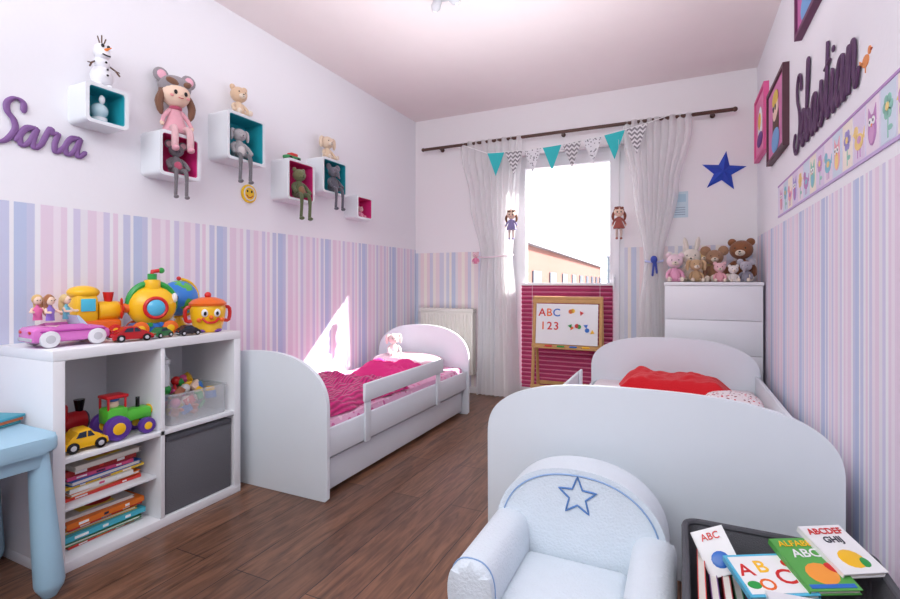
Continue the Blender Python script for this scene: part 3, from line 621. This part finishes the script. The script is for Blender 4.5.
b.cyl((0,0,.215),.032,.05,YE,bev=.008); b.cyl((0,0,.25),.018,.03,GR); b.tube([(0,0,.26),(0,0,.275),(.03,0,.28)],.009,RD,10); b.ell((.035,0,.28),.013,GR)
b.box((0,0,.03),(.17,.11,.05),BU,.015); b.cyl((-.095,0,.12),.02,.03,OR,(0,90,0)); 
for a in range(4): b.ell((-.112,.028*math.cos(a*pi/2),.12+.028*math.sin(a*pi/2)),(.005,.016,.016),RD,seg=10)
for x in (-.055,.055):
    for s in (-1,1): wheel(b,(x,s*.056,.032),.032,.02,OR,YE)
for s in (-1,1): b.ell((.08,s*.025,.16),(.012,.018,.022),wt,seg=10); b.ell((.09,s*.025,.16),(.006,.008,.011),BLACK,seg=8)
for k,c in enumerate((RD,GR,BU,OR)): b.cyl((-.06+.04*k,-.058,.05),.009,.008,c,(90,0,0))
b.done()
ocean=bpy.data.materials.new('globe_map'); ocean.use_nodes=True; nt=ocean.node_tree; nz=nt.nodes.new('ShaderNodeTexNoise'); nz.inputs['Scale'].default_value=9; nz.inputs['Detail'].default_value=3
tc=nt.nodes.new('ShaderNodeTexCoord'); nt.links.new(tc.outputs['Object'],nz.inputs['Vector'])
r=nt.nodes.new('ShaderNodeValToRGB'); r.color_ramp.interpolation='CONSTANT'; el=r.color_ramp.elements; el[0].color=(*lin((50,130,220)),1); el[1].position=.52; el[1].color=(*lin((90,180,80)),1); e=el.new(.60); e.color=(*lin((240,200,70)),1)
nt.links.new(nz.outputs['Fac'],r.inputs[0]); nt.links.new(r.outputs[0],nt.nodes['Principled BSDF'].inputs['Base Color']); nt.nodes['Principled BSDF'].inputs['Roughness'].default_value=.3
b=B('toy_globe',TR(-2.25,1.61,ST,80,1.06)); b.lathe([(.055,0),(.06,.012),(.03,.03),(.014,.05),(.012,.065)],YE); b.ell((0,0,.15),.082,ocean,seg=28)
b.tube([(.09*math.cos(a),0,.15+.09*math.sin(a)) for a in [math.radians(-100+k*15) for k in range(13)]],.007,YE,8); b.ell((0,0,.242),.01,RD); b.done()
b=B('smiling_shape_sorter',TR(-2.06,1.625,ST,62,1.1)); b.lathe([(.045,0),(.055,.01),(.068,.06),(.072,.10),(.066,.12),(.001,.12)],YE); b.lathe([(.074,.115),(.076,.125),(.06,.14),(.03,.15),(.001,.152)],OR); b.ell((0,0,.16),.014,RD)
for s in (-1,1): b.ell((s*.024,-.066,.085),(.014,.008,.018),wt,seg=10); b.ell((s*.024,-.074,.083),(.006,.004,.009),BLACK,seg=8); b.tube(cat([(s*.065,0,.11),(s*.088,0,.10),(s*.085,0,.05),(s*.06,0,.05)],3),.008,RD,8); b.ell((s*.045,-.06,.055),(.01,.006,.01),OR,seg=8); b.ell((s*.03,-.02,.008),(.022,.035,.01),C(120,70,170,.4),seg=10)
b.tube(cat([(-.03,-.062,.06),(-.015,-.068,.045),(.015,-.068,.045),(.03,-.062,.06)],3),.005,RD,8); b.ell((0,-.072,.066),.009,OR)
b.done()
b=car('toy_car',TR(-2.015,1.235,ST,75),.15,.07,.06,C(190,30,36,.25),spoiler=True); b.done()
b=car('toy_car',TR(-2.02,1.365,ST,100),.09,.045,.045,C(40,110,60,.25)); b.done()
b=car('toy_car',TR(-2.005,1.48,ST,80),.10,.05,.045,C(40,40,46,.25)); b.done()
b=car('toy_taxi',TR(-2.02,1.06,.406,82),.145,.08,.08,C(250,190,30,.25)); b.done()
b=B('toy_tractor',TR(-2.05,1.225,.406,85,1.08)); rl=C(200,30,40,.3); gl=C(90,200,60,.3)
b.box((.035,0,.075),(.11,.06,.045),gl,.012); b.box((-.035,0,.085),(.07,.075,.06),gl,.01); b.box((-.035,0,.155),(.075,.07,.012),rl,.004)
for sx in (-.065,-.008):
    for s in (-1,1): b.tube([(sx,s*.03,.11),(sx,s*.03,.155)],.004,rl,6)
b.ell((-.035,0,.125),(.018,.018,.02),SK); b.ell((-.035,0,.143),(.02,.02,.01),BU); b.cyl((.05,0,.115),.007,.04,BLACK); 
for s in (-1,1):
    wheel(b,(-.045,s*.05,.045),.045,.032,C(90,50,150,.4),YE); wheel(b,(.06,s*.045,.03),.03,.026,C(90,50,150,.4),YE)
b.ell((.092,0,.08),(.01,.026,.02),YE,seg=10); b.done()
b=B('toy_engine',TR(-2.22,1.11,.406,85)); b.cyl((0,0,.06),.04,.12,rl,(0,90,0),bev=.01); b.box((-.04,0,.09),(.06,.08,.1),rl,.012); b.cyl((.04,0,.12),.012,.05,BLACK,r2=.02); b.ell((.06,0,.06),(.012,.036,.036),C(60,70,90,.3))
for x in (-.04,.0,.04):
    for s in (-1,1): wheel(b,(x,s*.04,.02),.02,.014,BLACK,rl)
b.done()
clr=mat('clear_plastic',(236,240,244),.12,alpha=.28)
b=B('clear_toy_box'); M=TR(-2.12,1.53,.405)
o1=rrect(.27,.29,.03); i1=rrect(.264,.284,.028)
b.ring(o1,i1,.135,clr,M); b.prism(i1,.003,clr,M); b.ring(rrect(.285,.305,.035),i1,.006,clr,M,z0=.13)
cc=[RD,YE,GR,BU,OR,C(230,90,150),C(240,240,240),C(150,90,60),SK]
for i in range(60):
    x=R.uniform(-.1,.1);y=R.uniform(-.115,.115);z=R.uniform(.02,.16); k=R.random(); m=cc[R.randrange(9)]
    if k<.4: b.box((x,y,z),(.035,.045,.025),m,.004,M=M,rot=(R.uniform(0,90),R.uniform(0,90),R.uniform(0,90)))
    elif k<.7: b.ell((x,y,z),(.022,.022,.022),m,M=M,seg=10)
    else: b.tube([(x,y,z),(x+R.uniform(-.03,.03),y+R.uniform(-.03,.03),z+R.uniform(-.01,.03))],.008,m,8,M=M)
b.done()
b=B('baby_bottle',TR(-2.10,1.43,.56)); b.lathe([(.02,0),(.024,.005),(.024,.08),(.018,.095),(.018,.1),(.026,.102),(.026,.12),(.018,.125),(.008,.14),(.006,.155),(.001,.158)],C(226,232,236,.2)); b.done()
# ------------------------------------------------------------------ kids table
tb=mat('light_blue_plastic',(166,206,228),.45)
b=B('kids_table'); 
b.prism([(x,y) for x,y in rrect(.46,.80,.05)],.05,tb,TR(-2.08,.515,.475),bev=.012)
b.prism(rrect(.42,.76,.04),.05,tb,TR(-2.08,.515,.43),bev=.008)
for (x,y,ox,oy) in ((-1.90,.865,.025,.02),(-2.25,.865,-.02,.02),(-1.90,.165,.025,-.02),(-2.25,.165,-.02,-.02)):
    b.tube([(x,y,.47),(x+ox*.3,y+oy*.3,.33),(x+ox*.7,y+oy*.7,.16),(x+ox,y+oy,.045),(x+ox,y+oy,.03)],[.028,.033,.039,.042,.038],tb,20)
b.done()
b=B('picture_book'); M=TR(-2.17,.80,.526,20)
for k,(c) in enumerate(((60,150,160),(220,110,60),(70,160,180))):
    b.box((.005*k,.004*k,.006+.011*k),(.15,.2,.0095),C(*c,.5),.001,M=M); b.box((.005*k-.002,.004*k,.006+.011*k),(.152,.194,.006),C(244,240,230,.8),M=M)
b.done()
# ------------------------------------------------------------------ left bed
bedw=mat('bed_white',(234,241,248),.35)
BX0,BX1=-2.315,-1.485
pinkk=knit_mat('magenta_knit',(226,36,134)); sheetp=pattern_mat('pink_sheet',(240,184,214),[(236,140,184),(250,214,230),(224,120,174)],26,.35,.85)
b=B('toddler_bed')
b.prism(arch(BX0,BX1,.42,.685,2.4),.022,bedw,FFRONT(0,1.825,0),bev=.004)
b.prism(arch(BX0,BX1,.42,.685,2.4),.022,bedw,FFRONT(0,3.50,0),bev=.004)
b.bx(BX1-.035,BX1-.015,1.826,3.477,.20,.335,bedw,.004); b.bx(BX0+.01,BX0+.03,1.826,3.477,.20,.335,bedw,.004)
b.bx(BX1-.07,BX1-.05,1.84,3.46,.025,.175,bedw,.004); b.bx(BX0+.03,BX1-.05,1.84,3.46,.18,.20,bedw)
b.bx(BX1-.012,BX1+.006,2.10,3.03,.405,.50,bedw,.006)
for y in (2.14,2.97): b.bx(BX1-.016,BX1-.002,y-.025,y+.025,.19,.498,bedw,.005)
b.done()
b=B('toddler_mattress'); b.bx(BX0+.035,BX1-.04,1.83,3.475,.21,.365,sheetp,.03); b.done()
def blanket(name,x0,x1,y0,y1,zb,hgt,m,seed,edge=.12,amp=.05,over=None):
    b=B(name)
    def fn(u,v):
        x=x0+(x1-x0)*u; y=y0+(y1-y0)*v
        e=min(u,1-u,v,1-v)/edge; e=max(0,min(1,e)); e=math.sin(e*pi/2)
        nn=noise.noise(Vector((x*5+seed,y*5,0)))*.9+abs(noise.noise(Vector((x*12,y*9+seed,2))))*.8+noise.noise(Vector((x*24,y*20+seed,4)))*.25
        return (x+.035*noise.noise(Vector((y*6,seed,0))),y+.05*noise.noise(Vector((x*6,seed,5))),zb+e*(hgt+amp*nn))
    b.grid(fn,60,70,m); return b.done(180)
blanket('magenta_knit_blanket',-2.24,-1.54,1.88,2.66,.368,.06,pinkk,1.3)
blanket('magenta_duvet',-2.06,-1.64,2.70,3.12,.367,.09,mat('pink_duvet',(232,50,136),.85,bump=.2,bscale=60),4.1,edge=.3,amp=.06)
b=B('pillow'); pw=pattern_mat('pink_pillow_print',(246,214,226),[(240,150,190),(250,240,244)],40,.3,.85)
def fn(u,v):
    th=u*2*pi; ph=(v-.5)*pi
    cx=math.copysign(abs(math.cos(th))**.5,math.cos(th)); sx_=math.copysign(abs(math.sin(th))**.5,math.sin(th)); cp=abs(math.cos(ph))**.6
    return (-1.92+.27*cx*cp,3.30+.16*sx_*cp,.425+.055*math.sin(ph)*(1-.35*(abs(cx)*abs(sx_))*cp))
b.grid(fn,48,24,pw)
b.done(180)
b=B('plush_lamb',TR(-2.03,3.26,.455,50,.28)); plush(b,Matrix.Identity(4),F(236,226,226),F(230,214,210),'flop',hs=.95); b.done()
# ------------------------------------------------------------------ right bed
NX0,NX1=-.706,.455
b=B('kids_bed')
b.prism(arch(NX0,NX1,.41,.648,2.8,56),.024,bedw,FFRONT(0,1.875,0),bev=.004)
b.prism(arch(-.575,.455,.42,.655,2.6,48),.022,bedw,FFRONT(0,3.60,0),bev=.004)
b.bx(-.565,-.545,1.876,3.577,.18,.33,bedw,.004); b.bx(.425,.445,1.876,3.577,.18,.44,bedw,.004)
b.bx(-.52,-.50,1.89,3.56,.025,.16,bedw,.004); b.bx(-.54,.42,1.89,3.56,.165,.185,bedw)
b.bx(-.60,-.582,2.25,3.22,.37,.455,bedw,.006)
for y in (2.30,3.17): b.bx(-.582,-.567,y-.03,y+.03,.19,.47,bedw,.006)
b.done()
b=B('kids_mattress'); b.bx(-.535,.42,1.885,3.57,.19,.35,mat('white_sheet',(238,230,234),.85,bump=.2,bscale=30),.03); b.done()
blanket('red_fleece_blanket',-.36,.28,3.07,3.50,.352,.10,mat('red_fleece',(220,12,30),.85,bump=.4,bscale=150,sheen=.1),7.7,edge=.2,amp=.03)
b=B('spotted_pillow'); sp=pattern_mat('spotted_print',(240,230,232),[(150,90,100),(210,60,80)],55,.3,.85)
def fn(u,v):
    th=u*2*pi; ph=(v-.5)*pi
    cx=math.copysign(abs(math.cos(th))**.5,math.cos(th)); sx_=math.copysign(abs(math.sin(th))**.5,math.sin(th)); cp=abs(math.cos(ph))**.6
    return (.25+.13*cx*cp,2.93+.12*sx_*cp,.405+.05*math.sin(ph)*(1-.35*abs(cx)*abs(sx_)*cp))
b.grid(fn,48,24,sp); b.done(180)
# ------------------------------------------------------------------ chest of drawers
b=B('chest_of_drawers'); x0,x1,yf=-.10,.495,3.76
b.bx(x0,x1,yf+.02,4.03,.05,1.005,WHITE2,.003); b.bx(x0-.005,x1+.003,yf,4.035,1.005,1.03,WHITE2,.004); b.bx(x0+.03,x1-.03,yf+.05,4.02,0,.05,WHITE2)
for k in range(4):
    z0=.07+k*.234; b.bx(x0+.004,x1-.004,yf+.002,yf+.022,z0,z0+.231,WHITE2,.002)
b.done()
pl=[('plush_unicorn',-.035,3.85,5,.30,(240,170,200),(244,214,224),'round',1.1),('plush_rabbit',.075,3.96,-5,.38,(226,214,200),(232,222,210),'long',1.0),('plush_dog',.10,3.83,10,.24,(196,160,120),(206,170,130),'flop',1.1),
('plush_monkey',.22,3.94,0,.37,(150,110,80),(170,130,100),'big',.95),('plush_teddy',.385,3.94,-12,.47,(130,80,50),(146,92,58),'round',.95),('plush_piglet',.245,3.81,0,.20,(236,170,180),(240,190,196),'round',1.1),('plush_toy_elephant',.40,3.81,-20,.22,(150,146,160),(180,176,186),'big',1.0),('plush_white_bear',-.03,3.98,10,.34,(240,232,228),(244,236,232),'round',1.0),('plush_giraffe',.155,3.985,0,.42,(220,190,130),(226,196,140),'flop',.7),('plush_kitten',.325,3.80,10,.17,(240,230,226),(244,236,232),'round',1.1)]
for nme,x,y,rz,s,c1,c2,e,hs in pl:
    b=B(nme,TR(x,y,1.031,rz,s)); plush(b,Matrix.Identity(4),F(*c1),F(*c2),e,mz=F(240,224,206),hs=hs,trunk=('elephant' in nme)); b.done()
# ------------------------------------------------------------------ easel
wd=mat('easel_pine',(226,176,112),.5,var=.3,vscale=20)
b=B('childrens_easel'); ex0,ex1=-1.11,-.57; yt=4.04
for x in (ex0,ex1):
    b.tube([(x,yt-.005,.90),(x,3.93,.0)],.014,wd,8); b.tube([(x,yt+.01,.90),(x,4.145,.0)],.014,wd,8)
b.bx(ex0-.014,ex1+.014,yt-.02,yt+.02,.885,.91,wd,.004)
def ey(z): return yt-.005-(.105)*(.9-z)/.9
for z in (.87,.50,.17):
    b.box(((ex0+ex1)/2,ey(z)-.008,z),(ex1-ex0+.03,.016,.03),wd,.003)
for z in (.17,.5): b.box(((ex0+ex1)/2,2*yt-ey(z)+.0,z),(ex1-ex0+.03,.016,.03),wd,.003)
Me=FR(((ex0+ex1)/2,ey(.685)-.012,.685),(1,0,0),(0,.105,.9))
b.prism([(-.25,-.165),(.25,-.165),(.25,.165),(-.25,.165)],.008,C(246,246,248,.25),Me)
b.box(((ex0+ex1)/2,ey(.49)-.04,.495),(.5,.06,.012),wd,.003); 
for k,c in enumerate((RD,GR,BU,YE)): b.tube([(-1.0+.1*k,ey(.49)-.045,.508),(-.95+.1*k,ey(.49)-.045,.508)],.007,c,8)
for k,(ch_,c) in enumerate(zip('ABC',(RD,OR,BU))): b.text(ch_,.09,c,Me@TR(-.20+.06*k,.09,.009),.002)
for k,(ch_,c) in enumerate(zip('123',(OR,RD,RD))): b.text(ch_,.09,c,Me@TR(-.19+.055*k,-.02,.009),.002)
for i in range(10):
    m=[RD,YE,BU,GR,OR][i%5]; x=R.uniform(.02,.22); y=R.uniform(-.10,.12)
    if i%2: b.prism([(.018*math.cos(t*pi/5),.018*math.sin(t*pi/5)) for t in range(10)],.006,m,Me@TR(x,y,.008))
    else: b.prism([(-.016,-.014),(.018,-.01),(.0,.02)],.006,m,Me@TR(x,y,.008,R.uniform(0,90)))
b.done()
# ------------------------------------------------------------------ armchair
ac=mat('pale_blue_terry',(228,238,247),.95,bump=.35,bscale=140,sheen=.3,var=.06,vscale=14); pip=mat('blue_piping',(150,182,224),.8); embr=mat('blue_embroidery',(96,140,200),.8)
b=B('kids_foam_armchair')
def archp(x0,x1,zt,n,zs,seg=40):
    cx=(x0+x1)/2; w=(x1-x0)/2; out=[(x0,.01),(x1,.01)]
    for k in range(seg+1):
        a=pi*k/seg; c=math.cos(a); s_=math.sin(a); out.append((cx+w*math.copysign(abs(c)**(2/n),c),zs+(zt-zs)*abs(s_)**(2/n)))
    return out
ax0,ax1=-.565,-.03
bk=archp(ax0,ax1,.428,2.2,.20)
Mbk=FR((0,1.70,0),(1,0,0),(0,.03,1))
b.prism(bk,.14,ac,Mbk,bev=.03,seg=4)
for (xa_,xb_) in ((ax0-.015,ax0+.115),(ax1-.105,ax1+.022)):
    ar=archp(xa_,xb_,.270,2.6,.18,20); b.prism(ar,.40,ac,FR((0,1.61,0),(1,0,0),(0,0,1)),bev=.03,seg=4)
xm_=(ax0+ax1)/2
b.box((xm_,1.40,.070),(.34,.38,.12),ac,.03,seg=4); b.box((xm_,1.38,.13),(.32,.36,.055),ac,.026,seg=4)
pts=[Mbk@Vector((x,y,.112+.030)) for x,y in archp(ax0+.02,ax1-.02,.410,2.2,.20)[4:-2]]
b.tube(pts,.0025,pip,6)
for (xa_,xb_) in ((ax0-.015,ax0+.115),(ax1-.105,ax1+.022)):
    b.tube([FR((0,1.61,0),(1,0,0),(0,0,1))@Vector((x,y,.375)) for x,y in archp(xa_-.001,xb_+.001,.271,2.6,.18,20)[2:]],.002,pip,6)
sm=[Mbk@Vector((x-.295,y+.345,.142)) for x,y in star(.062,.027)]
dense=[]
for i in range(10):
    for k in range(4): dense.append(sm[i].lerp(sm[(i+1)%10],k/4))
b.tube(dense,.003,embr,6,closed=True); b.done(60)
# ------------------------------------------------------------------ book bin
b=B('felt_book_bin'); M=TR(.222,1.345,0)
o1=rrect(.43,.44,.04); i1=rrect(.41,.42,.035)
b.ring(o1,i1,.345,gf,M,z0=0.001); b.prism(i1,.01,gf,M); 
b.tube([M@Vector((x,y,.345)) for x,y in rrect(.42,.43,.038)],.009,mat('felt_rim',(84,84,90),.9),8,closed=True); b.done()
def book(name,M,w,h,th,cov,texts=(),shapes=()):
    b=B(name,M); b.box((0,0,0),(w-.006,h-.008,th-.004),C(244,240,230,.8)); b.box((0,0,th/2-.001),(w,h,.002),cov); b.box((0,0,-th/2+.001),(w,h,.002),cov); b.box((-w/2,0,0),(.003,h,th),cov)
    for (t,sz,c,x,y) in texts: b.text(t,sz,c,TR(x,y,th/2+.0015),.0006)
    for (k,x,y,sx,sy,c) in shapes:
        if k=='r': b.box((x,y,th/2+.0006),(sx,sy,.0014),c)
        else: b.ell((x,y,th/2+.0002),(sx,sy,.0018),c,seg=14)
    return b.done()
Wc=C(244,244,244,.4)
book('alphabet_book',TR(.190,1.36,.335,rz=22,rx=12,ry=-4),.150,.125,.014,C(90,190,225,.4),[('A',.05,RD,-.048,.012),('B',.05,YE,-.008,.02),('C',.06,RD,.03,-.012),('O',.045,OR,-.02,-.032)],[('r',0,.0,.138,.11,Wc),('e',-.05,-.03,.02,.015,GR),('e',.055,.03,.015,.015,RD)])
book('alphabet_book',TR(.285,1.415,.357,rz=24,rx=16,ry=-2),.115,.150,.014,C(90,170,80,.4),[('ALFABET',.024,YE,0,.056),('ABC',.034,Wc,0,.026)],[('e',0,-.03,.035,.03,C(250,160,60)),('e',.03,-.015,.015,.015,RD),('r',0,-.064,.10,.010,BU)])
book('alphabet_book',TR(.352,1.475,.378,rz=30,rx=18,ry=0),.11,.14,.014,Wc,[('ABCDEF',.025,RD,0,.05),('GHIJ',.025,C(40,40,60),0,.024)],[('e',0,-.03,.03,.026,YE),('e',.02,-.04,.015,.015,GR)])
b=B('upright_books')
for i in range(13):
    c=C(*BC[(i*5)%12],.45); x=.055+i*.0275; hh=.275+R.uniform(0,.03) if x<.12 else .245+R.uniform(0,.02); M=TR(x,1.33+R.uniform(-.02,.02),.014+hh/2,rz=R.uniform(-2,2),ry=-3)
    b.box((0,0,0),(.014,.24,hh),C(244,240,230,.8),M=M)
    for s in (-1,1): b.box((s*.008,0,0),(.002,.245,hh+.004),c,M=M)
    b.box((0,-.122,0),(.018,.003,hh+.004),c,M=M)
b.done()
book('picture_book',TR(.085,1.43,.335,rz=15,rx=48,ry=-20),.08,.11,.006,Wc,[('ABC',.024,RD,0,.035)],[('e',0,-.02,.022,.02,BU)])
book('picture_book',TR(.27,1.27,.322,rz=10,rx=4,ry=2),.18,.09,.012,C(236,236,240,.4),[],[('e',0,0,.03,.025,C(40,60,120)),('e',.06,.01,.015,.015,RD)])
# ------------------------------------------------------------------ ceiling lamp
ch=C(200,200,206,.15,metal=.9)
b=B('ceiling_spotlight',TR(-1.16,2.35,H)); b.cyl((0,0,-.01),.08,.02,ch,bev=.005)
for k in range(3):
    a=k*2*pi/3+.4; dx,dy=math.cos(a),math.sin(a)
    b.tube([(dx*.04,dy*.04,-.015),(dx*.045,dy*.045,-.03)],.007,ch); b.tube([(dx*.04,dy*.04,-.032),(dx*.075,dy*.075,-.055)],[.022,.028],ch,16); b.ell((dx*.08,dy*.08,-.06),.02,C(250,246,236,.3))
b.done()
# ------------------------------------------------------------------ lights
w=bpy.data.worlds.new('World'); bpy.context.scene.world=w; w.use_nodes=True
bg=w.node_tree.nodes['Background']; bg.inputs[0].default_value=(.92,.96,1,1); bg.inputs[1].default_value=5.0
def light(name,ty,loc,energy,col=(1,1,1),**k):
    l=bpy.data.lights.new(name,ty); l.energy=energy; l.color=col
    for a,v in k.items():
        if a!='dir': setattr(l,a,v)
    o=bpy.data.objects.new(name,l); o.location=loc
    if 'dir' in k: o.rotation_euler=Vector(k['dir']).to_track_quat('-Z','Y').to_euler()
    bpy.context.scene.collection.objects.link(o); return o
light('sun','SUN',(3,9,6),20,(1,.97,.92),angle=math.radians(.6),dir=(-1,-1,-.90))
light('bounce_flash','AREA',(-.9,-.3,2.3),48,(.93,.98,1),shape='RECTANGLE',size=2.2,size_y=1.2,dir=(0,.5,-.45))
light('ceiling_fill','AREA',(-.9,1.9,1.9),17,(.96,.98,1),shape='RECTANGLE',size=1.6,size_y=2.2,dir=(0,0,1))  # added fill aimed up at the ceiling, no fixture stands here
# ------------------------------------------------------------------ camera
cam=bpy.data.cameras.new('camera'); co=bpy.data.objects.new('camera',cam); bpy.context.scene.collection.objects.link(co)
co.location=(0,0,1.03); co.rotation_euler=(math.radians(90),0,math.radians(25.3)); cam.sensor_width=36; cam.lens=487/900*36; cam.shift_y=-17.5/900; cam.clip_start=.05
bpy.context.scene.camera=co
bpy.context.scene.view_settings.view_transform='Standard'
